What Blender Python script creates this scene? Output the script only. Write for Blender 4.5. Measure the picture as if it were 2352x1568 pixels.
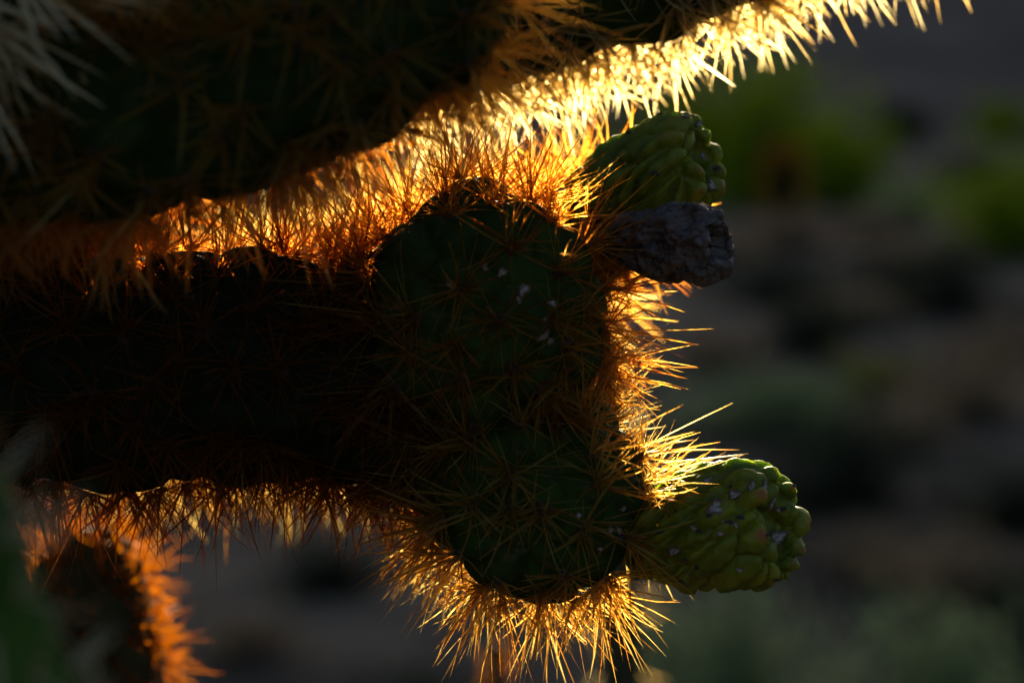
import bpy, math, random
import numpy as np
from mathutils import Vector, Matrix, noise as mnoise
for o in list(bpy.data.objects): bpy.data.objects.remove(o, do_unlink=True)
sc = bpy.context.scene
COL = sc.collection
R = math.radians
# ------------------------------------------------------------------ camera
CAM = np.array([0.0, 0.0, 1.30]); PITCH = R(-6.4); FOCUS = 0.495
cd = bpy.data.cameras.new('camera'); cam = bpy.data.objects.new('camera', cd); COL.objects.link(cam)
cam.location = CAM; cam.rotation_euler = (R(90) + PITCH, 0, 0)
cd.lens = 90; cd.sensor_width = 36; cd.clip_start = 0.01; cd.clip_end = 4000
cd.dof.use_dof = True; cd.dof.focus_distance = FOCUS; cd.dof.aperture_fstop = 12.0; cd.dof.aperture_blades = 0
sc.camera = cam
# ------------------------------------------------------------------ sky + sun
SUN_EL, SUN_AZ = R(12.0), R(0.5)          # low evening sun in front of the lens, above the frame
w = bpy.data.worlds.new('World'); sc.world = w; w.use_nodes = True
nt = w.node_tree; bg = nt.nodes['Background']
sky = nt.nodes.new('ShaderNodeTexSky'); sky.sky_type = 'NISHITA'; sky.sun_disc = False
sky.sun_elevation = SUN_EL; sky.sun_rotation = SUN_AZ; sky.ozone_density = 2.5; sky.dust_density = 2.5
nt.links.new(sky.outputs[0], bg.inputs[0]); bg.inputs[1].default_value = 0.037
sl = bpy.data.lights.new('sun', 'SUN'); sun = bpy.data.objects.new('sun', sl); COL.objects.link(sun)
sl.energy = 5.0; sl.angle = R(0.5); sl.color = (1.0, 0.83, 0.56)
to_sun = Vector((math.sin(SUN_AZ) * math.cos(SUN_EL), math.cos(SUN_AZ) * math.cos(SUN_EL), math.sin(SUN_EL)))
sun.rotation_euler = to_sun.to_track_quat('Z', 'Y').to_euler(); sun.location = to_sun * 50
sc.view_settings.view_transform = 'Standard'; sc.view_settings.look = 'None'
sc.view_settings.exposure = 1.8; sc.view_settings.gamma = 1.0; sc.view_settings.use_curve_mapping = False
sc.render.engine = 'CYCLES'
cy = sc.cycles
cy.use_denoising = True; cy.max_bounces = 10; cy.transparent_max_bounces = 24
cy.transmission_bounces = 8; cy.diffuse_bounces = 4; cy.glossy_bounces = 3
cy.sample_clamp_indirect = 6.0; cy.caustics_reflective = False; cy.caustics_refractive = False

# ------------------------------------------------------------------ helpers
K = 36.0 / 90.0 / 2352.0                      # metres per grid unit per metre of depth
FWD = np.array([0, math.cos(PITCH), math.sin(PITCH)]); UP = np.array([0, -math.sin(PITCH), math.cos(PITCH)])
RIGHT = np.array([1.0, 0, 0])
def at(x, y, d): return CAM + d * (FWD + RIGHT * (x - 1176) * K + UP * (784 - y) * K)
def project(P):
    v = P - CAM; d = v @ FWD
    return 1176 + (v @ RIGHT) / d / K, 784 - (v @ UP) / d / K, d
def on_ground(x, y, z=0.0):
    dr = FWD + RIGHT * (x - 1176) * K + UP * (784 - y) * K
    return CAM + dr * ((z - CAM[2]) / dr[2])
def norm(a): return a / np.maximum(np.linalg.norm(a, axis=-1, keepdims=True), 1e-12)
def mesh_obj(name, verts, faces, mat, parent=None, smooth=True, attrs=None):
    me = bpy.data.meshes.new(name)
    V = np.asarray(verts, dtype=np.float64)
    if isinstance(faces, np.ndarray):
        nf, k = faces.shape
        me.vertices.add(len(V)); me.vertices.foreach_set('co', V.astype(np.float32).ravel())
        me.loops.add(nf * k); me.loops.foreach_set('vertex_index', faces.astype(np.int32).ravel())
        me.polygons.add(nf)
        me.polygons.foreach_set('loop_start', (np.arange(nf) * k).astype(np.int32))
        me.update(calc_edges=True)
    else:
        me.from_pydata([tuple(v) for v in V], [], faces)
    if smooth and len(me.polygons): me.polygons.foreach_set('use_smooth', np.ones(len(me.polygons), bool))
    for an, av in (attrs or {}).items():
        a = me.attributes.new(an, 'FLOAT', 'POINT'); a.data.foreach_set('value', np.asarray(av, np.float32))
    if mat: me.materials.append(mat)
    me.update()
    o = bpy.data.objects.new(name, me); COL.objects.link(o)
    if parent is not None: o.parent = parent
    return o
def empty(name, loc, label, cat, group=None):
    o = bpy.data.objects.new(name, None); COL.objects.link(o); o.location = loc; o.empty_display_size = .05
    o['label'] = label; o['category'] = cat
    if group: o['group'] = group
    return o

# ------------------------------------------------------------------ materials
def new_mat(name):
    m = bpy.data.materials.new(name); m.use_nodes = True; n = m.node_tree
    for x in list(n.nodes): n.nodes.remove(x)
    out = n.nodes.new('ShaderNodeOutputMaterial')
    return m, n, out
def node(n, t, **kw):
    x = n.nodes.new(t)
    for k, v in kw.items():
        if k.startswith('i_'):
            key = k[2:].replace('_', ' ')
            x.inputs[int(key) if key.isdigit() else key].default_value = v
        else: setattr(x, k, v)
    return x
def ramp(n, fac, stops):
    r = n.nodes.new('ShaderNodeValToRGB'); e = r.color_ramp.elements
    while len(e) < len(stops): e.new(.5)
    for el, (p, c) in zip(e, stops): el.position = p; el.color = (*c, 1)
    n.links.new(fac, r.inputs[0]); return r.outputs[0]
def obj_noise(n, scale, detail=4, rough=.6, gen=False):
    tc = node(n, 'ShaderNodeTexCoord'); t = node(n, 'ShaderNodeTexNoise', i_Scale=scale, i_Detail=detail, i_Roughness=rough)
    n.links.new(tc.outputs['Object'], t.inputs['Vector']); return t.outputs['Fac']
def spine_mat(name, dark, mid, light, thru, clear=.38, fwd=.7, surf=.13):
    """translucent horny spine: lets low sun through and glows with it"""
    m, n, out = new_mat(name)
    a = node(n, 'ShaderNodeAttribute', attribute_name='tint')
    c = ramp(n, a.outputs['Fac'], [(0, dark), (.5, mid), (1, light)])
    tl = node(n, 'ShaderNodeBsdfTranslucent'); n.links.new(c, tl.inputs['Color'])
    pr = node(n, 'ShaderNodeBsdfPrincipled', i_Roughness=.32); n.links.new(c, pr.inputs['Base Color'])
    pr.inputs['IOR'].default_value = 1.5
    tp = node(n, 'ShaderNodeBsdfTransparent', i_Color=(*thru, 1))
    rf = node(n, 'ShaderNodeBsdfRefraction', i_Roughness=.72, i_IOR=1.45); n.links.new(c, rf.inputs['Color'])
    m0 = node(n, 'ShaderNodeMixShader', i_0=fwd); n.links.new(tl.outputs[0], m0.inputs[1]); n.links.new(rf.outputs[0], m0.inputs[2])
    m1 = node(n, 'ShaderNodeMixShader', i_0=surf); n.links.new(m0.outputs[0], m1.inputs[1]); n.links.new(pr.outputs[0], m1.inputs[2])
    m2 = node(n, 'ShaderNodeMixShader', i_0=clear); n.links.new(m1.outputs[0], m2.inputs[1]); n.links.new(tp.outputs[0], m2.inputs[2])
    n.links.new(m2.outputs[0], out.inputs[0]); return m
M_RUST = spine_mat('spine_rust', (.44, .15, .025), (.84, .47, .09), (.95, .74, .26), (.95, .70, .33))
M_GOLD = spine_mat('spine_gold', (.64, .32, .06), (.92, .68, .22), (.97, .86, .48), (.97, .82, .48))
M_STRAW = spine_mat('spine_straw', (.66, .48, .22), (.90, .77, .46), (.96, .90, .72), (.97, .88, .64))
M_FIRE = spine_mat('spine_fire', (.36, .13, .002), (.55, .27, .004), (.70, .41, .012), (.84, .50, .06), .3, .35, .08)
M_PALE = spine_mat('spine_pale', (.50, .40, .22), (.68, .57, .34), (.80, .72, .50), (.95, .88, .65), .15, .3, .6)

def flesh_mat(name, c1, c2, rough=.5, scale=140., sss=.0, bump=.15, patch=None, spec=.05):
    m, n, out = new_mat(name)
    f = obj_noise(n, scale, 5)
    col = ramp(n, f, [(.3, c1), (.7, c2)])
    if patch:
        pm = node(n, 'ShaderNodeMix', data_type='RGBA'); n.links.new(ramp(n, obj_noise(n, scale * 1.9, 6, .75), [(.56, (0, 0, 0)), (.68, (.8, .8, .8))]), pm.inputs[0]); n.links.new(col, pm.inputs[6]); pm.inputs[7].default_value = (*patch, 1); col = pm.outputs[2]
    p = node(n, 'ShaderNodeBsdfPrincipled', i_Roughness=rough); p.inputs['Specular IOR Level'].default_value = spec; n.links.new(col, p.inputs['Base Color'])
    if sss:
        p.inputs['Subsurface Weight'].default_value = sss; p.inputs['Subsurface Radius'].default_value = (.5, 1, .15); p.inputs['Subsurface Scale'].default_value = .004
    b = node(n, 'ShaderNodeBump', i_Strength=bump, i_Distance=.0004)
    n.links.new(obj_noise(n, scale * 12, 3), b.inputs['Height']); n.links.new(b.outputs[0], p.inputs['Normal'])
    n.links.new(p.outputs[0], out.inputs[0]); return m
M_STEM = flesh_mat('stem_green', (.008, .020, .004), (.022, .042, .010), .7, 140, 0, .3, (.055, .040, .026))
M_YOUNG = flesh_mat('stem_young', (.013, .030, .005), (.034, .060, .011), .6, 140, 0, .3, (.085, .062, .04))
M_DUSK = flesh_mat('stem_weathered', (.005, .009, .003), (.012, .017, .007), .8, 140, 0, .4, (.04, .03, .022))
M_LUSH = flesh_mat('stem_lush', (.008, .030, .003), (.07, .14, .02), .5, 55)
M_OLD = flesh_mat('old_stem', (.03, .03, .018), (.06, .06, .03), .9)
M_BARK = flesh_mat('trunk_bark', (.05, .035, .025), (.10, .075, .05), .9, 60, 0, .6)

def fruit_mat(name):
    m, n, out = new_mat(name)
    f = obj_noise(n, 120, 5)
    green = ramp(n, f, [(.28, (.06, .085, .003)), (.52, (.135, .15, .006)), (.78, (.24, .20, .012))])
    a = node(n, 'ShaderNodeAttribute', attribute_name='blush')
    mx = node(n, 'ShaderNodeMix', data_type='RGBA'); n.links.new(a.outputs['Fac'], mx.inputs[0]); n.links.new(green, mx.inputs[6])
    mx.inputs[7].default_value = (.30, .045, .02, 1)
    # corky flecks
    cork = obj_noise(n, 420, 4, .7); cm = ramp(n, cork, [(.66, (0, 0, 0)), (.70, (1, 1, 1))])
    mx2 = node(n, 'ShaderNodeMix', data_type='RGBA'); n.links.new(cm, mx2.inputs[0]); n.links.new(mx.outputs[2], mx2.inputs[6]); mx2.inputs[7].default_value = (.16, .12, .09, 1)
    p = node(n, 'ShaderNodeBsdfPrincipled', i_Roughness=.55); p.inputs['Specular IOR Level'].default_value = .3; n.links.new(mx2.outputs[2], p.inputs['Base Color'])
    p.inputs['Subsurface Weight'].default_value = .55; p.inputs['Subsurface Radius'].default_value = (.8, 1, .1); p.inputs['Subsurface Scale'].default_value = .005
    b = node(n, 'ShaderNodeBump', i_Strength=.25, i_Distance=.0004)
    n.links.new(obj_noise(n, 900, 3), b.inputs['Height']); n.links.new(b.outputs[0], p.inputs['Normal'])
    n.links.new(p.outputs[0], out.inputs[0]); return m
M_FRUIT = fruit_mat('fruit_green')
M_DRY = flesh_mat('dried_fruit', (.03, .019, .016), (.115, .085, .08), .36, 260, 0, .6, None, .5)
M_CORK = flesh_mat('cork_scar', (.16, .13, .125), (.58, .53, .53), .85, 1500, 0, 1.0)
def scab_mat():
    m, n, out = new_mat('scab')
    col = ramp(n, obj_noise(n, 1.6, 5, .7), [(.35, (.12, .095, .09)), (.6, (.42, .38, .37))])
    a = node(n, 'ShaderNodeAttribute', attribute_name='rim'); mx = node(n, 'ShaderNodeMix', data_type='RGBA')
    n.links.new(a.outputs['Fac'], mx.inputs[0]); n.links.new(col, mx.inputs[6]); mx.inputs[7].default_value = (.085, .04, .02, 1)
    p = node(n, 'ShaderNodeBsdfPrincipled', i_Roughness=.85); n.links.new(mx.outputs[2], p.inputs['Base Color'])
    n.links.new(p.outputs[0], out.inputs[0]); return m
M_SCAB = scab_mat()
M_WOOL = flesh_mat('areole_wool', (.03, .026, .026), (.09, .08, .085), .95, 900, 0, .5)

def leaf_mat(name, c1, c2, trans=.72):
    m, n, out = new_mat(name)
    g = node(n, 'ShaderNodeAttribute', attribute_name='tint')
    col = ramp(n, g.outputs['Fac'], [(0, c1), (1, c2)])
    d = node(n, 'ShaderNodeBsdfDiffuse'); n.links.new(col, d.inputs[0])
    t = node(n, 'ShaderNodeBsdfTranslucent'); n.links.new(col, t.inputs[0])
    mx = node(n, 'ShaderNodeMixShader', i_0=trans); n.links.new(d.outputs[0], mx.inputs[1]); n.links.new(t.outputs[0], mx.inputs[2])
    n.links.new(mx.outputs[0], out.inputs[0]); return m
L_GREEN = leaf_mat('leaf_green', (.18, .26, .008), (.40, .47, .02))
L_OLIVE = leaf_mat('leaf_olive', (.15, .17, .02), (.30, .29, .04))
L_GREY = leaf_mat('leaf_grey_green', (.20, .27, .12), (.40, .45, .22))
L_BROWN = leaf_mat('leaf_dry_brown', (.22, .15, .09), (.42, .31, .19))
L_DARK = leaf_mat('leaf_dusky', (.03, .045, .03), (.08, .09, .055))
def ground_mat(name, a, b, c, s1, s2):
    m, n, out = new_mat(name)
    f1 = obj_noise(n, s1, 6, .65); f2 = obj_noise(n, s2, 5, .7)
    c1 = ramp(n, f1, [(.35, a), (.5, b), (.68, c)])
    mx = node(n, 'ShaderNodeMix', data_type='RGBA', blend_type='MULTIPLY', i_0=.7)
    c2 = ramp(n, f2, [(.3, (.45, .45, .45)), (.7, (1, 1, 1))])
    n.links.new(c1, mx.inputs[6]); n.links.new(c2, mx.inputs[7])
    p = node(n, 'ShaderNodeBsdfPrincipled', i_Roughness=.95); p.inputs['Specular IOR Level'].default_value = .1
    n.links.new(mx.outputs[2], p.inputs['Base Color'])
    bm = node(n, 'ShaderNodeBump', i_Strength=.6, i_Distance=.03); n.links.new(f2, bm.inputs['Height']); n.links.new(bm.outputs[0], p.inputs['Normal'])
    n.links.new(p.outputs[0], out.inputs[0]); return m
M_GROUND = ground_mat('desert_soil', (.045, .033, .026), (.11, .08, .058), (.29, .21, .14), .6, 7)
M_HILL = ground_mat('hill_scrub', (.13, .085, .065), (.22, .145, .105), (.30, .20, .15), .06, .4)

# ------------------------------------------------------------------ ground and hill
def height(x, y):
    return (.05 * np.sin(x * .9 + 1.3) * np.cos(y * .55) + .03 * np.sin(x * 2.3 - y * 1.7)) * np.clip((y - 1.2) / 3, 0, 1)
ys = np.concatenate([np.linspace(-400, -4, 14), np.linspace(-3, 40, 130), np.geomspace(41, 2500, 60)])
xs = np.concatenate([-np.geomspace(1200, 13, 25), np.linspace(-12, 12, 90), np.geomspace(13, 1200, 25)])
X, Y = np.meshgrid(xs, ys); Z = height(X, Y)
def grid_faces(nr, ncol, wrap=False):
    i = np.arange(nr - 1)[:, None]; j = np.arange(ncol if wrap else ncol - 1)[None, :]
    j2 = (j + 1) % ncol
    return np.stack([i * ncol + j, i * ncol + j2, (i + 1) * ncol + j2, (i + 1) * ncol + j], -1).reshape(-1, 4)
g = mesh_obj('ground', np.stack([X, Y, Z], -1).reshape(-1, 3), grid_faces(len(ys), len(xs)), M_GROUND); g['kind'] = 'structure'
# the hill whose shadow already lies over the flat: the sun stands just above its crest
hx = np.linspace(-420, 420, 120); hy = np.concatenate([np.linspace(46, 120, 50), np.linspace(123, 330, 50)]); HX, HY = np.meshgrid(hx, hy)
def fb(x, y): return mnoise.fractal(Vector((x, y, 3.1)), .8, 2.1, 5)
NZ = np.vectorize(fb)(HX * .03, HY * .03)
crest = 25.85
prof = np.where(HY <= 120, (np.clip((HY - 46) / 74, 0, 1)) ** 1.15, np.clip(1 - ((HY - 120) / 230) ** 2, 0, 1))
HZ = -.8 + prof * (crest + .8) + NZ * 1.6 * np.sin(np.clip((HY - 46) / 74, 0, 1) * math.pi)
hill = mesh_obj('hill', np.stack([HX, HY, HZ], -1).reshape(-1, 3), grid_faces(len(hy), len(hx)), M_HILL); hill['kind'] = 'structure'

# ------------------------------------------------------------------ spines
def spine_arrays(P, D, Lg, Wd, flat, tint, rng, bend=.05):
    """closed tapered four-sided spines; returns verts, quad faces, tint"""
    m = len(P); rnd = norm(rng.normal(size=(m, 3)))
    U = norm(np.cross(D, rnd)); V = np.cross(D, U)
    bnd = (U * rng.normal(0, bend, (m, 1)) + V * rng.normal(0, bend, (m, 1))) * Lg[:, None]
    rings = []
    for t, ws, bo in ((0, .75, 0), (.35, 1.0, .5), (.72, .62, .45), (1, .04, 0)):
        c = P + D * (Lg * t)[:, None] + bnd * bo
        a = U * (Wd * ws)[:, None]; b = V * (Wd * ws * flat)[:, None]
        rings.append(np.stack([c + a, c + b, c - a, c - b], 1))
    VV = np.stack(rings, 1)                                     # m,4,4,3
    f = []
    for r in range(3):
        for q in range(4):
            f.append([r * 4 + q, r * 4 + (q + 1) % 4, (r + 1) * 4 + (q + 1) % 4, (r + 1) * 4 + q])
    f = np.array(f); F = (f[None] + (np.arange(m) * 16)[:, None, None]).reshape(-1, 4)
    return VV.reshape(-1, 3), F, np.repeat(tint, 16)
UNIT = {}
def unit_spine(mat, k):
    """a handful of single spines (1 long, 1 half-wide) shared by all individual ones"""
    key = (mat.name, k)
    if key not in UNIT:
        rg = np.random.default_rng(100 + k)
        v, f, t = spine_arrays(np.zeros((1, 3)), np.array([[0, 0, 1.]]), np.array([1.]), np.array([1.]), .45, np.array([k / 9.]), rg, 0.0)
        bx, by = rg.normal(0, .6, 2); zz = v[:, 2].copy()
        v[:, 0] += bx * np.sin(zz * math.pi); v[:, 1] += by * np.sin(zz * math.pi)
        me = bpy.data.meshes.new('spine'); me.from_pydata([tuple(q) for q in v], [], f.tolist())
        at_ = me.attributes.new('tint', 'FLOAT', 'POINT'); at_.data.foreach_set('value', t.astype(np.float32)); me.materials.append(mat)
        UNIT[key] = me
    return UNIT[key]

# ------------------------------------------------------------------ surfaces of revolution along a bent axis
class Body:
    """tube round a bent axis, covered by tubercles on an even spiral lattice"""
    def __init__(s, axis, ax, rad, spacing, amp, stretch=.75, nu=120, nv=120, seed=0, crease=3.0, jitter=.12, twist=0.0, lump=None, warp=None):
        s.rng = np.random.default_rng(seed)
        axis = np.asarray(axis, float)
        seg = np.linalg.norm(np.diff(axis, axis=0), axis=1); cl = np.concatenate([[0], np.cumsum(seg)]); L = cl[-1]
        fine = np.linspace(0, 1, 200) * L
        c = np.stack([np.interp(fine, cl, axis[:, k]) for k in range(3)], 1)
        if len(axis) > 2:                                        # soften the kinks
            ker = np.ones(41) / 41
            pad = np.concatenate([c[0] + (np.arange(-20, 0)[:, None]) * (c[1] - c[0]), c, c[-1] + np.arange(1, 21)[:, None] * (c[-1] - c[-2])])
            c = np.stack([np.convolve(pad[:, k], ker, 'valid') for k in range(3)], 1)
        tg = norm(np.gradient(c, axis=0))
        n0 = norm(np.cross(tg[0], [0.31, .17, .93])); N = [n0]
        for i in range(1, 200):
            q = N[-1] - tg[i] * (N[-1] @ tg[i]); N.append(q / np.linalg.norm(q))
        N = np.array(N); B = np.cross(tg, N)
        s.L, s.fine, s.c, s.tg, s.N, s.B = L, fine, c, tg, N, B
        ax = np.asarray(ax, float); rad = np.asarray(rad, float)
        # even arc-length sampling of the profile
        al = np.concatenate([[0], np.cumsum(np.hypot(np.diff(ax), np.diff(rad)))]); u = np.linspace(0, al[-1], nu)
        s.ax = np.interp(u, al, ax); s.rad = np.interp(u, al, rad)
        th = np.linspace(0, 2 * math.pi, nv, endpoint=False)
        S, T = np.meshgrid(np.arange(nu), th, indexing='ij')
        A = s.ax[S]; Rr = s.rad[S]
        P = s.place(A, Rr, T)
        if lump:
            ln = np.array([mnoise.noise(Vector(q * lump[0] + seed)) for q in P.reshape(-1, 3)]).reshape(A.shape); Rr = Rr * (1 + lump[1] * ln); P = s.place(A, Rr, T)
        # areoles: equal-area spiral
        du = np.hypot(np.gradient(s.ax), np.gradient(s.rad)); ar = np.cumsum(2 * math.pi * s.rad * du); tot = ar[-1]
        n = max(6, int(tot / spacing ** 2)); s.n = n
        fr = (np.arange(n) + .5) / n * tot
        ui = np.interp(fr, ar, np.arange(nu)); ta = (np.arange(n) * 2.399963 + s.rng.normal(0, jitter, n)) % (2 * math.pi)
        aa = np.interp(ui, np.arange(nu), s.ax); ra = np.interp(ui, np.arange(nu), s.rad)
        s.ui, s.ta = ui, ta
        st = lambda a, r, t: np.stack([a * stretch, r * np.cos(t + a * twist), r * np.sin(t + a * twist)], -1)
        E = st(aa, ra, ta)
        Q = st(A, Rr, T).reshape(-1, 3)
        if warp:
            Q = Q + np.array([[mnoise.noise(Vector(q * warp[0])), mnoise.noise(Vector(q * warp[0] + 7.7)), mnoise.noise(Vector(q * warp[0] - 5.1))] for q in Q]) * warp[1]
        h = np.empty(len(Q)); dome = np.empty(len(Q)); sp = spacing * math.sqrt(stretch)
        for i in range(0, len(Q), 4000):
            d = np.sqrt(((Q[i:i + 4000, None] - E[None]) ** 2).sum(-1)); p2 = np.partition(d, 1, axis=1)[:, :2]
            h[i:i + 4000] = 1 - np.exp(-crease * (p2[:, 1] - p2[:, 0]) / sp)
            dome[i:i + 4000] = np.clip(1 - (p2[:, 0] / sp) ** 2, 0, 1)
        s.h = (h * .6 + dome * .4).reshape(nu, nv)
        nr = s.normals(P)
        fade = np.clip(s.rad / (s.rad.max() * .35), .25, 1)[:, None]
        P = P + nr * (amp * (s.h - .5) * fade)[..., None]
        s.P, s.nu, s.nv, s.T = P, nu, nv, T
        s.nr = s.normals(P)
    def place(s, A, Rr, T):
        f = np.clip(A, 0, s.L); g = lambda arr: np.stack([np.interp(f, s.fine, arr[:, k]) for k in range(3)], -1)
        t = g(s.tg); over = (A - f)[..., None]
        return g(s.c) + t * over + norm(g(s.N)) * (Rr * np.cos(T))[..., None] + norm(g(s.B)) * (Rr * np.sin(T))[..., None]
    def normals(s, P):
        dv = np.roll(P, -1, 1) - np.roll(P, 1, 1); du = np.gradient(P, axis=0)
        n = np.cross(dv, du); l = np.linalg.norm(n, axis=-1, keepdims=True)
        n = np.where(l > 1e-14, n / np.maximum(l, 1e-14), 0)
        # poles
        for e, i, sg in ((0, 0, -1), (-1, 199, 1)):
            if np.abs(P[e] - P[e].mean(0)).max() < 1e-5: n[e] = s.tg[i] * sg
        # outward
        cen = P.mean(1, keepdims=True); 
        if ((n * (P - cen)).sum() < 0): n = -n
        return n
    def areole(s, i):
        a = int(round(s.ui[i])); b = int(round(s.ta[i] / (2 * math.pi) * s.nv)) % s.nv
        return s.P[a, b], s.nr[a, b]
    def areoles(s):
        a = np.clip(np.round(s.ui).astype(int), 0, s.nu - 1); b = np.round(s.ta / (2 * math.pi) * s.nv).astype(int) % s.nv
        return s.P[a, b], norm(s.nr[a, b] * .0001 + s.smooth_n()[a, b])
    def smooth_n(s):
        n = s.nr.copy()
        for _ in range(3): n = norm(n + np.roll(n, 2, 1) + np.roll(n, -2, 1) + np.concatenate([n[2:], n[-2:]]) + np.concatenate([n[:2], n[:-2]]))
        return n
    def build(s, name, mat, parent, attrs=None):
        base = np.array(parent.location) if parent is not None else np.zeros(3)
        V = (s.P - base).reshape(-1, 3); F = grid_faces(s.nu, s.nv, True)[:, ::-1].copy()
        V = np.concatenate([V, [s.P[0].mean(0) - base, s.P[-1].mean(0) - base]])
        o = mesh_obj(name, V, F, mat, parent, True, {k: np.concatenate([v.ravel(), [v[0].mean(), v[-1].mean()]]) for k, v in (attrs or {}).items()})
        return o

def joint_profile(L, r0, r1, round0=True):
    """blunt ended joint: radius r0 -> r1, rounded beyond both axis ends"""
    t = np.linspace(0, math.pi / 2, 16)
    a0 = -r0 * np.cos(t) * .8; q0 = r0 * np.sin(t)
    am = np.linspace(0, L, 30)[1:-1]; qm = r0 + (r1 - r0) * (am / L)
    a1 = L + r1 * np.sin(t); q1 = r1 * np.cos(t)
    return np.concatenate([a0, am, a1]), np.concatenate([q0, qm, q1])

PICKED = []                                                     # candidates for single spines
def make_joint(plant, name, pts, r0, r1, sp_mat, seed, spacing=95, amp=26, n_sp=(9, 13), length=(95, 215), width=(3.2, 5.2),
               pick=0, areoles=0, mat=None, nu=120, nv=120, glochid=8, flat=.45, spread=(8, 82), label=None, sel=None, tint=(0, 1)):
    """pts: (x, y, depth) in the picture grid at their own depth; r in grid units at the mean depth"""
    ax3 = [at(*p) for p in pts]; d = np.mean([p[2] for p in pts]); u = K * d
    Lm = sum(np.linalg.norm(ax3[i + 1] - ax3[i]) for i in range(len(ax3) - 1))
    A, Q = joint_profile(Lm, r0 * u, r1 * u)
    b = Body(ax3, A, Q, spacing * u, amp * u, nu=nu, nv=nv, seed=seed, jitter=.22, lump=(70, .16))
    o = b.build(name, mat or M_STEM, plant)
    if label: o['label'] = label
    rng = np.random.default_rng(seed + 500); base = np.array(plant.location)
    P, N = b.areoles()
    PP, DD, LL, WW, TT, NN, BIG = [], [], [], [], [], [], []
    for i in range(len(P)):
        n = N[i]; t1 = norm(np.cross(n, rng.normal(size=3))); t2 = np.cross(n, t1)
        k = rng.integers(n_sp[0], n_sp[1] + 1)
        for j in range(k + glochid):
            big = j < k
            al = R(rng.uniform(*spread)) if big else R(rng.uniform(10, 85)); ph = (j * 2.4 + rng.uniform(-1.1, 1.1))
            dd = n * math.cos(al) + (t1 * math.cos(ph) + t2 * math.sin(ph)) * math.sin(al)
            ln = (rng.uniform(*length) * (1.05 - .35 * (al / 1.5)) if big else (rng.uniform(18, 62) if rng.random() < .6 else rng.uniform(70, 175))) * u
            PP.append(P[i] + n * .0002 + (t1 * rng.normal() + t2 * rng.normal()) * 9 * u); DD.append(dd); LL.append(ln)
            WW.append((rng.uniform(*width) if big else rng.uniform(.9, 1.6)) * u); TT.append(rng.uniform(*tint)); NN.append(n); BIG.append(big)
    PP, DD, LL, WW, TT, NN, BIG = map(np.array, (PP, DD, LL, WW, TT, NN, BIG)); DD = norm(DD)
    chosen = np.zeros(len(PP), bool)
    if pick:
        tip = PP + DD * LL[:, None]; mid = PP + DD * (LL * .6)[:, None]
        x0, y0, _ = project(PP); x1, y1, _ = project(tip); pl = np.hypot(x1 - x0, y1 - y0)
        face = (NN * norm(CAM - PP)).sum(1)
        ok = BIG & (face > -.25) & (np.minimum(x1, x0) > 5) & (np.maximum(x1, x0) < 2347) & (np.minimum(y1, y0) > 5) & (np.maximum(y0, y1) < 1563)
        if sel is not None: ok &= np.array([sel(a, c) for a, c in zip(x1, y1)])
        idx = np.where(ok)[0]; idx = idx[np.argsort(-pl[idx])][:pick]; chosen[idx] = True
        for i in idx:
            me = unit_spine(sp_mat, int(rng.integers(0, 10)))
            so = bpy.data.objects.new('spine', me); COL.objects.link(so); so.parent = o
            z = DD[i]; xx = norm(np.cross(z, rng.normal(size=3))); yy = np.cross(z, xx); p = PP[i] - base
            Mx = Matrix.Identity(4)
            for r_ in range(3):
                Mx[r_][0] = xx[r_] * WW[i]; Mx[r_][1] = yy[r_] * WW[i]; Mx[r_][2] = z[r_] * LL[i]; Mx[r_][3] = p[r_]
            so.matrix_basis = Mx
    k = ~chosen
    V, F, T = spine_arrays(PP[k] - base, DD[k], LL[k], WW[k], flat, TT[k], rng)
    so = mesh_obj('spine_cover', V, F, sp_mat, o, False, {'tint': T}); so['kind'] = 'stuff'
    if areoles:
        x, y, _ = project(P); face = (N * norm(CAM - P)).sum(1); idx = np.where((face > .12) & (x > 0) & (x < 2352) & (y > 0) & (y < 1568))[0]
        idx = idx[np.argsort(-face[idx])][:areoles]
        for i in idx:
            ao = bpy.data.objects.new('areole', AREOLE[i % len(AREOLE)]); COL.objects.link(ao); ao.parent = o
            q = Vector(N[i]).to_track_quat('Z', 'Y').to_matrix().to_4x4(); s_ = u * rng.uniform(15, 23)
            ao.matrix_basis = Matrix.Translation(Vector(P[i] - base)) @ q @ Matrix.Rotation(rng.uniform(0, 6), 4, 'Z') @ Matrix.Diagonal((s_, s_ * .8, s_, 1))
    return o, b, u
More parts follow.
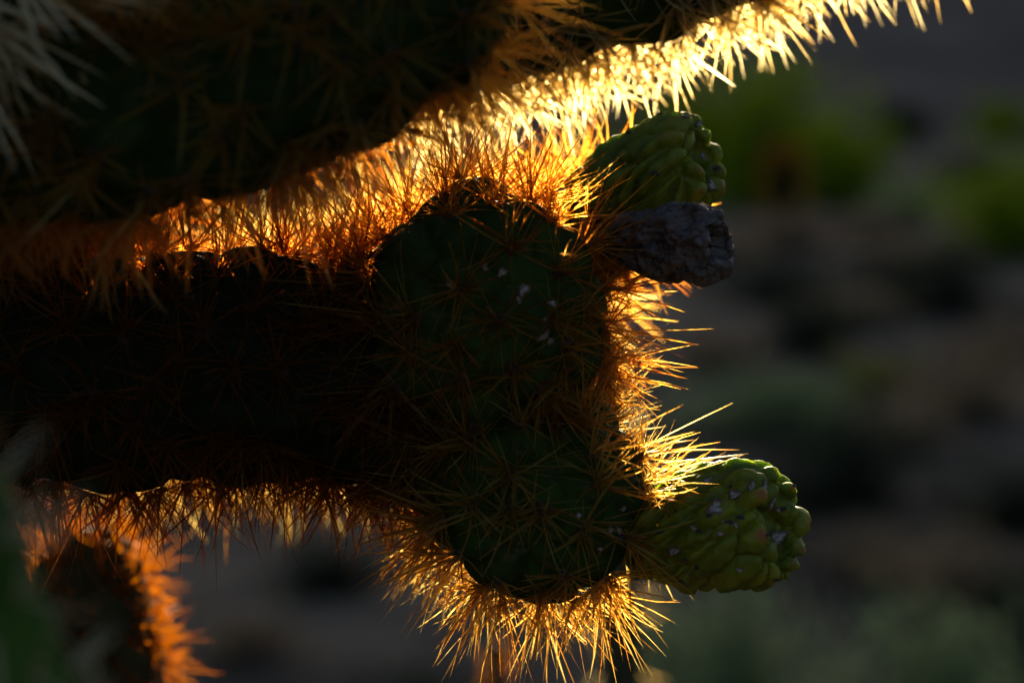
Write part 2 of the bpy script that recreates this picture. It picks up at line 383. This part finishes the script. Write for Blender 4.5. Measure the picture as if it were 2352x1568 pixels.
def blob_mesh(name, mat, seed, hgt, tuft=0):
    rg = np.random.default_rng(seed); v = [(0, 0, hgt)]; f = []
    n = 10
    for r_, z_ in ((.45, .85), (.85, .45), (1.0, -.15)):
        for k in range(n):
            a = 2 * math.pi * k / n; q = r_ * rg.uniform(.75, 1.2); v.append((q * math.cos(a), q * math.sin(a), hgt * z_ * rg.uniform(.7, 1.2) if z_ > 0 else -.3))
    for k in range(n): f.append((0, 1 + k, 1 + (k + 1) % n))
    for r_ in range(2):
        for k in range(n): f.append((1 + r_ * n + k, 1 + (r_ + 1) * n + k, 1 + (r_ + 1) * n + (k + 1) % n, 1 + r_ * n + (k + 1) % n))
    for k in range(tuft):
        d = norm(np.array([rg.normal(), rg.normal(), 1.1])); p = d * .5; e = d * rg.uniform(1.2, 1.9); w_ = norm(np.cross(d, [.3, .5, .1])) * .06; b0 = len(v)
        w2 = np.cross(d, w_); v += [tuple(p + w_), tuple(p - w_ * .5 + w2), tuple(p - w_ * .5 - w2), tuple(e)]; f += [(b0, b0 + 1, b0 + 3), (b0 + 1, b0 + 2, b0 + 3), (b0 + 2, b0, b0 + 3)]
    me = bpy.data.meshes.new(name); me.from_pydata([tuple(map(float, q)) for q in v], [], f); me.materials.append(mat)
    return me
AREOLE = [blob_mesh('areole', M_WOOL, 40 + k, .45, 14) for k in range(4)]
def scar_mesh(seed):
    """ragged corky scab: raised broken rim round a sunken middle"""
    rg = np.random.default_rng(seed); n = 22; v = [(0, 0, .04)]; f = []; lobe = [1 + .22 * math.sin(k * 2 * math.pi / n * 3 + seed) + rg.uniform(-.22, .22) for k in range(n)]
    for r_, z_ in ((.32, .05), (.60, .20), (.86, .12), (1.25, -.10)):
        for k in range(n):
            a = 2 * math.pi * k / n; q = r_ * lobe[k]; v.append((q * math.cos(a), q * math.sin(a), z_ * rg.uniform(.4, 1.5)))
    for k in range(n): f.append((0, 1 + k, 1 + (k + 1) % n))
    for r_ in range(3):
        for k in range(n): f.append((1 + r_ * n + k, 1 + (r_ + 1) * n + k, 1 + (r_ + 1) * n + (k + 1) % n, 1 + r_ * n + (k + 1) % n))
    me = bpy.data.meshes.new('scar'); me.from_pydata([tuple(map(float, q)) for q in v], [], f); me.materials.append(M_SCAB); ra = me.attributes.new('rim', 'FLOAT', 'POINT'); ra.data.foreach_set('value', np.array([0.] + [0.] * n + [0.] * n + [.75] * n + [1.] * n, np.float32)); return me
SCAR = [scar_mesh(60 + k) for k in range(7)]
def put_scar(parent, base, p, n, size, k, rot=0, el=.7):
    so = bpy.data.objects.new('scar', SCAR[k % len(SCAR)]); COL.objects.link(so); so.parent = parent
    q = Vector(n).to_track_quat('Z', 'Y').to_matrix().to_4x4()
    so.matrix_basis = Matrix.Translation(Vector(p - base)) @ q @ Matrix.Rotation(rot, 4, 'Z') @ Matrix.Diagonal((size, size * el, size * .8, 1))
def nearest_on(b, x, y):
    """surface point of a body that faces the camera closest to a picture position"""
    px, py, d = project(b.P.reshape(-1, 3)); n = b.nr.reshape(-1, 3); f = (n * norm(CAM - b.P.reshape(-1, 3))).sum(1)
    c = np.hypot(px - x, py - y) + np.where(f > .05, 0, 1e4); i = int(np.argmin(c)); return b.P.reshape(-1, 3)[i], n[i]

# ------------------------------------------------------------------ the cholla in focus
root = at(-620, 1300, .62); root[2] = 0
PL = empty('cholla_cactus', root, 'large spiny backlit cholla cactus with golden glowing spines filling the left', 'cactus')
# woody trunk off to the left that carries every branch
tb = Body([root, at(-640, 900, .62), at(-560, 300, .62), at(-420, -260, .60)], *joint_profile(1.35, .034, .03), .016, .003, nu=120, nv=60, seed=3, stretch=.5)
tb.build('trunk', M_BARK, PL)
make_joint(PL, 'stem_joint', [(-150, -1000, .62), (60, -600, .61), (95, 0, .60), (95, 560, .60)], 250, 270, M_RUST, 11, 100, n_sp=(8, 11), nu=120, nv=90, tint=(0, .5))
make_joint(PL, 'stem_joint', [(250, 130, .575), (730, 130, .57)], 190, 190, M_RUST, 21, 100, n_sp=(8, 11), length=(90, 170), nu=70, nv=70, tint=(0, .5))  # unseen joint added behind the upper branch to shade the spines below it
# upper branch, nearer than the focus plane
make_joint(PL, 'stem_joint', [(-560, 330, .58), (-330, 190, .45), (180, 205, .43), (560, 150, .43), (720, 75, .43), (880, -55, .43)], 285, 280, M_GOLD, 12, 112, 34, n_sp=(18, 24), length=(110, 270), width=(1.7, 4.2),
           pick=70, areoles=24, nu=200, nv=150, tint=(.0, .55))
make_joint(PL, 'stem_joint', [(930, 75, .55), (1200, -40, .55), (1480, -95, .552), (1750, -240, .56), (2250, -400, .57)], 190, 190, M_STRAW, 13, 88, n_sp=(16, 21), length=(100, 215), width=(2.4, 5.0),
           pick=40, areoles=8, nu=130, nv=110)
# pale joint hanging close to the lens at the top left
make_joint(PL, 'stem_joint', [(-420, 40, .43), (-110, -120, .405)], 170, 190, M_PALE, 14, 95, n_sp=(9, 13), length=(200, 430), width=(5, 9.5), pick=12, nu=70, nv=60, tint=(.3, 1))
# horizontal branch of the middle and the ones behind it
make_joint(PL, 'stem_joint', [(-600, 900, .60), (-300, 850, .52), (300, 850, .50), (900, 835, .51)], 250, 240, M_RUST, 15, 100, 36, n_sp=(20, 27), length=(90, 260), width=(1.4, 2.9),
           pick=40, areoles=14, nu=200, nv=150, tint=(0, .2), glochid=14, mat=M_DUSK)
make_joint(PL, 'stem_joint', [(330, 835, .62), (740, 840, .62)], 185, 195, M_GOLD, 16, 85, n_sp=(10, 14), length=(140, 270), width=(2.4, 4.4), nu=80, nv=80)
make_joint(PL, 'stem_joint', [(900, 700, .58), (1230, 600, .585)], 180, 160, M_GOLD, 17, 90, n_sp=(9, 13), length=(110, 220), width=(2.2, 4), nu=80, nv=80)
# centre joint in focus
jc, bc, uc = make_joint(PL, 'stem_joint', [(780, 870, .545), (950, 800, .525), (1112, 715, .498)], 225, 262, M_RUST, 18, 106, 40, n_sp=(22, 29), length=(110, 255), width=(1.3, 2.8),
           pick=70, areoles=34, nu=190, nv=190, glochid=22, tint=(.05, .9), mat=M_YOUNG)
# small joint carrying the two upper fruits
je, be, ue = make_joint(PL, 'stem_joint', [(1150, 640, .535), (1375, 520, .54)], 120, 125, M_RUST, 19, 85, n_sp=(15, 20), length=(90, 185), width=(1.8, 3.3), pick=15, areoles=6, nu=90, nv=90, tint=(0, .8), mat=M_YOUNG)
# lower joint in focus
jf, bf, uf = make_joint(PL, 'stem_joint', [(1040, 990, .53), (1130, 1060, .515), (1240, 1140, .50)], 170, 224, M_GOLD, 20, 102, 38, n_sp=(20, 27), length=(110, 265), width=(1.5, 3.6),
           pick=75, areoles=34, nu=170, nv=170, glochid=18, tint=(0, .9), mat=M_YOUNG)
for b_, o_, spots in ((bc, jc, [(1110, 615, 13), (1150, 625, 10), (1205, 665, 14), (1195, 690, 10), (1268, 695, 11), (1262, 735, 14), (1250, 770, 15), (1262, 780, 9), (1220, 560, 8), (1035, 655, 8)]),
                      (bf, jf, [(1430, 1170, 12), (1330, 1185, 7), (1405, 1218, 8), (1422, 1218, 8), (1378, 1260, 6), (1420, 1125, 6)])):
    for k, (x, y, s_) in enumerate(spots):
        p, n = nearest_on(b_, x, y); put_scar(o_, root, p, n, s_ * uc, k, k * .7)

# ------------------------------------------------------------------ fruits
def make_fruit(name, p0, p1, rr, seed, label, dry=False, scars=()):
    a, b_ = at(*p0), at(*p1); L = np.linalg.norm(b_ - a); u = K * (p0[2] + p1[2]) / 2; q = rr * u
    ax = np.array([0, .02, .10, .25, .45, .65, .80, .90, .965, .995, .99, .95, .90, .885]) * L
    if dry: ax[-3:] = np.array([.90, .80, .72]) * L
    rd = np.array([.05, .42, .58, .76, .92, 1.0, 1.0, .94, .82, .68, .55, .40, .20, .004]) * q
    f = Body([a, (a + b_) / 2, b_], ax, rd, (rr * (.60 if rr < 120 else .46) if not dry else rr * .5) * u, (rr * (.34 if rr < 120 else .30) if not dry else rr * .2) * u, stretch=.36, nu=170, nv=170, seed=seed, crease=2.4 if not dry else 2.0, jitter=.3, twist=45, lump=(90, .10), warp=(170, .0016))
    if dry:
        N = f.nr; flat_ = f.P.reshape(-1, 3) @ np.array([[1, 0, 0], [0, 1.0, 0], [0, 0, 1.0]])
        dn = np.array([mnoise.ridged_multi_fractal(Vector((p[0] * 130, p[1] * 230, p[2] * 230)), .9, 2.1, 4, 1.0, 2.0) + 1.3 * mnoise.noise(Vector(p * 160)) for p in flat_]).reshape(f.nu, f.nv)
        f.P = f.P + N * ((dn - 1.0) * rr * .17 * u)[..., None]
    else:
        flat_ = f.P.reshape(-1, 3)
        dn = np.array([mnoise.noise(Vector(p * 130)) + .6 * mnoise.noise(Vector(p * 420)) + .25 * mnoise.noise(Vector(p * 1100)) for p in flat_]).reshape(f.nu, f.nv)
        f.P = f.P + f.nr * (dn * rr * .06 * u)[..., None]
    f.nr = f.normals(f.P)
    tip = np.clip((f.ax / L - .80) / .15, 0, 1)[:, None] * np.clip((f.h - .80) / .2, 0, 1)
    rim = np.clip((f.rad / q - .5) / .2, 0, 1)[:, None]
    o = f.build(name, M_DRY if dry else M_FRUIT, PL, {'blush': tip * rim}); o['label'] = label
    for k, (x, y, s_, e) in enumerate(scars):
        p, n = nearest_on(f, x, y); put_scar(o, root, p, n, s_ * u * .92, k + seed, k * 1.1, e)
    # woolly pits on the tubercles
    P, N = f.areoles(); px, py, _ = project(P); fc = (N * norm(CAM - P)).sum(1); rg = random.Random(seed)
    for i in np.where(fc > .1)[0]:
        if rg.random() < (.55 if not dry else .2):
            ao = bpy.data.objects.new('areole', AREOLE[i % 4]); COL.objects.link(ao); ao.parent = o
            s_ = u * rg.uniform(4.5, 8)
            ao.matrix_basis = Matrix.Translation(Vector(P[i] - root)) @ Vector(N[i]).to_track_quat('Z', 'Y').to_matrix().to_4x4() @ Matrix.Diagonal((s_ * 1.4, s_ * .8, s_ * .5, 1))
    return o
make_fruit('fruit', (1320, 475, .525), (1620, 358, .51), 112, 5, 'plump yellow green fruit with reddish rim at the top', scars=[(1605, 285, 13, .5), (1615, 360, 16, .4), (1635, 425, 16, .5), (1545, 440, 9, .9), (1622, 484, 12, .9), (1440, 380, 9, .8), (1575, 268, 12, .5), (1585, 300, 13, .6)])
make_fruit('fruit', (1405, 555, .505), (1650, 560, .487), 82, 6, 'shrivelled grey brown dried fruit', dry=True)
make_fruit('fruit', (1425, 1232, .508), (1795, 1203, .486), 142, 7, 'largest green warty fruit with corky spots at lower right',
           scars=[(1645, 1165, 18, .9), (1550, 1265, 20, .6), (1525, 1160, 12, .4), (1545, 1160, 9, .5), (1595, 1212, 10, .9), (1690, 1205, 9, .6), (1655, 1222, 8, .9), (1630, 1235, 12, .5), (1575, 1312, 8, .9),
                  (1690, 1135, 15, .7), (1775, 1155, 17, .8), (1790, 1170, 12, .5), (1785, 1235, 22, .7), (1725, 1120, 16, .6), (1570, 1100, 14, .5), (1625, 1105, 13, .6), (1755, 1115, 15, .6), (1700, 1310, 9, .6), (1770, 1095, 13, .6), (1660, 1195, 7, .9)])

# ------------------------------------------------------------------ other chollas
def cholla_stem(label, group, base_xy, pts, r0, r1, smat, seed, **kw):
    p = at(*pts[0]); q = np.array([p[0] + base_xy[0], p[1] + base_xy[1], 0.0])
    pl = empty('cholla_cactus', q, label, 'cactus', group)
    b = Body([q - [0, 0, .03], (q + p) / 2 + [.004, .006, 0], p], *joint_profile(np.linalg.norm(p - q), .012, .012), .014, .002, nu=60, nv=32, seed=seed, stretch=.5)
    b.build('trunk', M_BARK, pl)
    make_joint(pl, "stem_joint", pts, r0, r1, smat, seed, **kw)
    return pl
cholla_stem('blurred dark cholla joint with orange red glowing edge at bottom left', None, (-.02, .03), [(250, 2050, .64), (225, 1600, .64), (205, 1335, .64)], 190, 125, M_FIRE, 31,
            spacing=60, length=(55, 100), width=(2.6, 4.2), n_sp=(5, 7), nu=90, nv=80, mat=M_OLD, tint=(0, .7))
cholla_stem('out of focus green cholla joint closest to the lens in the bottom left corner', None, (-.02, -.02), [(230, 2100, .29), (75, 1780, .29), (-130, 1190, .29)], 165, 155, M_PALE, 32,
            spacing=150, length=(150, 300), width=(5, 9), n_sp=(3, 5), glochid=0, nu=70, nv=60, areoles=0, mat=M_LUSH)
cholla_stem('slim blurred cholla stem behind the lowest joint with pale glowing spots', None, (.03, .05), [(1450, 1950, 1.30), (1425, 1500, 1.30), (1400, 830, 1.30)], 44, 36, M_STRAW, 33,
            spacing=60, length=(30, 80), width=(1.8, 3.2), n_sp=(1, 1), glochid=0, nu=120, nv=40, mat=M_OLD)
cholla_stem('small blurred orange lit cholla tip under the lowest spines', None, (-.03, .05), [(1130, 2000, 1.15), (1140, 1490, 1.15)], 15, 13, M_FIRE, 34,
            spacing=26, length=(12, 26), width=(1.2, 2.0), n_sp=(3, 5), glochid=0, nu=60, nv=30, mat=M_OLD)

# ------------------------------------------------------------------ desert scrub behind
PROTO = {}
def shrub_mesh(kind, seed):
    key = (kind, seed)
    if key in PROTO: return PROTO[key]
    rg = np.random.default_rng(seed * 7 + hash(kind) % 1 + len(kind))
    nst = 24; tips = []; sv, sf = [], []
    for k in range(nst):
        az = rg.uniform(0, 2 * math.pi); el = rg.uniform(.12, 1.45); p = np.zeros(3); d = np.array([math.cos(az) * math.cos(el), math.sin(az) * math.cos(el), math.sin(el)])
        pts_ = [p]; ln = rg.uniform(.55, 1.0)
        for q in range(4):
            p = p + d * ln / 4; d = norm(d + rg.normal(0, .16, 3) + [0, 0, .05]); pts_.append(p); tips.append((p, .5 + q * .18))
        for q in range(4):
            a, b_ = pts_[q], pts_[q + 1]; t = norm(b_ - a); x = norm(np.cross(t, [.2, .9, .3])); y = np.cross(t, x); r0 = .016 * (1 - q * .22); r1 = .016 * (1 - (q + 1) * .22); i0 = len(sv)
            for c_, r_ in ((a, r0), (b_, r1)):
                for e in range(4): sv.append(c_ + (x * math.cos(e * 1.571) + y * math.sin(e * 1.571)) * r_)
            for e in range(4): sf.append([i0 + e, i0 + (e + 1) % 4, i0 + 4 + (e + 1) % 4, i0 + 4 + e])
    nl = {'green': 2600, 'olive': 2300, 'grey': 2600, 'brown': 2200, 'dark': 2400}[kind]; lw = {'green': .036, 'olive': .034, 'grey': .036, 'brown': .030, 'dark': .03}[kind]
    lv, lf, lt = [], [], []
    for k in range(nl):
        p, s_ = tips[rg.integers(len(tips))]; c_ = p + rg.normal(0, .085, 3); c_[2] = abs(c_[2])
        d = norm(rg.normal(size=3) + [0, 0, .4]); x = norm(np.cross(d, rg.normal(size=3))) * lw * rg.uniform(.5, 1); y = d * lw * rg.uniform(1.2, 2.4); i0 = len(lv)
        z = np.cross(norm(x), d) * lw * .25
        lv += [c_, c_ + y * .5 + x + z, c_ + y, c_ + y * .5 - x + z]; lf.append([i0, i0 + 1, i0 + 2, i0 + 3]); lt += [rg.uniform(0, 1)] * 4
    lm = {'green': L_GREEN, 'olive': L_OLIVE, 'grey': L_GREY, 'brown': L_BROWN, 'dark': L_DARK}[kind]
    a = mesh_obj('foliage', np.array(lv), np.array(lf), lm, None, False, {'tint': lt}); s_o = mesh_obj('branches', np.array(sv), np.array(sf), M_BARK, None, True)
    PROTO[key] = (a.data, s_o.data); bpy.data.objects.remove(a); bpy.data.objects.remove(s_o); return PROTO[key]
def shrub(x, y, wpx, hpx, kind, label, seed=0, group='desert shrubs behind the cholla'):
    p = on_ground(x, y); d = (p - CAM) @ FWD; p[2] = float(height(p[0], p[1])) - .01
    e = empty('shrub', p, label, 'shrub', group); lf, st = shrub_mesh(kind, seed % 3)
    for nm, me in (('foliage', lf), ('branches', st)):
        o = bpy.data.objects.new(nm, me); COL.objects.link(o); o.parent = e
    e.scale = (wpx * .5 * K * d / .85,) * 2 + (hpx * K * d / .95,); e.rotation_euler = (0, 0, seed * 1.7)
    return e
for a in [(1740, 462, 640, 350, 'green', 'largest green bush behind the barrel cactus near the top', 0),
    (1930, 470, 380, 210, 'green', 'dark green bush just right of the barrel cactus', 1),
    (1540, 450, 480, 280, 'olive', 'olive bush partly hidden by the topmost green fruit', 2),
    (2320, 590, 520, 260, 'green', 'bright green bush cut by the right edge', 2),
    (2300, 320, 260, 110, 'green', 'small far dark green bush near the top right corner', 1),
    (2070, 335, 300, 110, 'dark', 'far dusky bush right of the largest green bush', 0),
    (2080, 520, 260, 110, 'grey', 'pale grey green shrub left of the bright bush at the right edge', 1),
    (1800, 585, 400, 110, 'brown', 'dry tan shrub at the foot of the barrel cactus', 0),
    (2090, 625, 520, 110, 'brown', 'wide dry brown shrub below the pale grey green shrub', 1),
    (1760, 700, 480, 130, 'dark', 'dusky low shrub right of the dried fruit', 2),
    (2150, 720, 640, 150, 'dark', 'broad dusky shrub below the wide dry brown shrub', 1),
    (1860, 820, 420, 130, 'dark', 'dark low shrub in the middle of the bare soil at right', 0),
    (1760, 990, 620, 170, 'grey', 'grey olive shrub right of the gap between the two joints', 2),
    (2230, 970, 560, 170, 'brown', 'reddish brown shrub near the right edge at mid height', 2),
    (1930, 1150, 760, 230, 'dark', 'dark shrub just above the largest fruit', 1),
    (2330, 1190, 480, 200, 'dark', 'dark shrub at the right edge beside the largest fruit', 2),
    (2180, 1350, 560, 210, 'brown', 'brownish shrub above the grey sage at lower right', 0),
    (1660, 1690, 700, 480, 'grey', 'grey green sage below the largest fruit', 1),
    (2120, 1760, 640, 500, 'grey', 'olive grey sage in the bottom right corner', 2),
    (760, 1345, 480, 130, 'dark', 'dark shrub on the soil below the middle branch', 0),
    (930, 1640, 560, 220, 'dark', 'dark shrub at the bottom left of the lowest spines', 2),
    (1650, 610, 360, 90, 'brown', 'dry tan shrub directly right of the dried fruit', 2),
    (1990, 555, 330, 80, 'brown', 'low tan shrub between the barrel cactus and the right edge bush', 2),
    (2230, 420, 260, 90, 'dark', 'dusky bush above the bright right edge bush', 2),
    (1960, 760, 420, 90, 'brown', 'brown scrub strip below the broad dusky shrub', 2),
    (2290, 830, 420, 120, 'brown', 'brown scrub at the right edge above the reddish brown shrub', 0),
    (1640, 870, 380, 120, 'brown', 'brown scrub beside the golden spines of the upper joint', 1),
    (2000, 900, 380, 110, 'olive', 'olive scrub left of the reddish brown shrub', 1),
    (2060, 1040, 440, 130, 'brown', 'brown scrub behind the dark shrub above the largest fruit', 1),
    (1990, 1280, 420, 150, 'brown', 'brown scrub right beside the tip of the largest fruit', 2),
    (2330, 1400, 360, 170, 'dark', 'dark scrub at the right edge above the bottom corner sage', 0),
    (2350, 1600, 380, 260, 'dark', 'dark shrub at the right edge in the bottom corner', 1),
    (560, 1500, 420, 120, 'brown', 'brown scrub right of the orange edged joint at bottom left', 1)]: shrub(*a)

# barrel cactus
bp = on_ground(1800, 505); bd = (bp - CAM) @ FWD; bu = K * bd; bp[2] = float(height(bp[0], bp[1])) - .01
BC = empty('barrel_cactus', bp, 'small barrel cactus with a reddish spine halo before the largest bush', 'cactus')
nr_, nv_ = 28, 120; t = np.linspace(0, math.pi, nr_); th = np.linspace(0, 2 * math.pi, nv_, endpoint=False)
TT_, TH = np.meshgrid(t, th, indexing='ij'); rib = 1 + .10 * np.cos(TH * 20)
Hh, Wr = 155 * bu, 36 * bu
zz = Hh * (.5 - .5 * np.sign(np.cos(TT_)) * np.abs(np.cos(TT_)) ** .8); rr_ = Wr * np.sin(TT_) ** .55 * rib
mesh_obj('body', np.stack([rr_ * np.cos(TH), rr_ * np.sin(TH), zz], -1).reshape(-1, 3), grid_faces(nr_, nv_, True), M_STEM, BC)
rg = np.random.default_rng(77); m_ = 1600; ti = rg.uniform(.5, math.pi, m_); ri = rg.integers(0, 20, m_) * 2 * math.pi / 20
zz = Hh * (.5 - .5 * np.sign(np.cos(ti)) * np.abs(np.cos(ti)) ** .8); q = Wr * 1.1 * np.sin(ti) ** .55
P_ = np.stack([q * np.cos(ri), q * np.sin(ri), zz], -1)
D_ = norm(np.stack([np.cos(ri) * np.sin(ti), np.sin(ri) * np.sin(ti), -np.cos(ti)], -1) + rg.normal(0, .45, (m_, 3)))
V_, F_, T_ = spine_arrays(P_, D_, rg.uniform(12, 26, m_) * bu, np.full(m_, .9 * bu), .5, rg.uniform(.3, 1, m_), rg)
so = mesh_obj('spine_cover', V_, F_, M_RUST, BC, False, {'tint': T_}); so['kind'] = 'stuff'
bpy.context.view_layer.update()
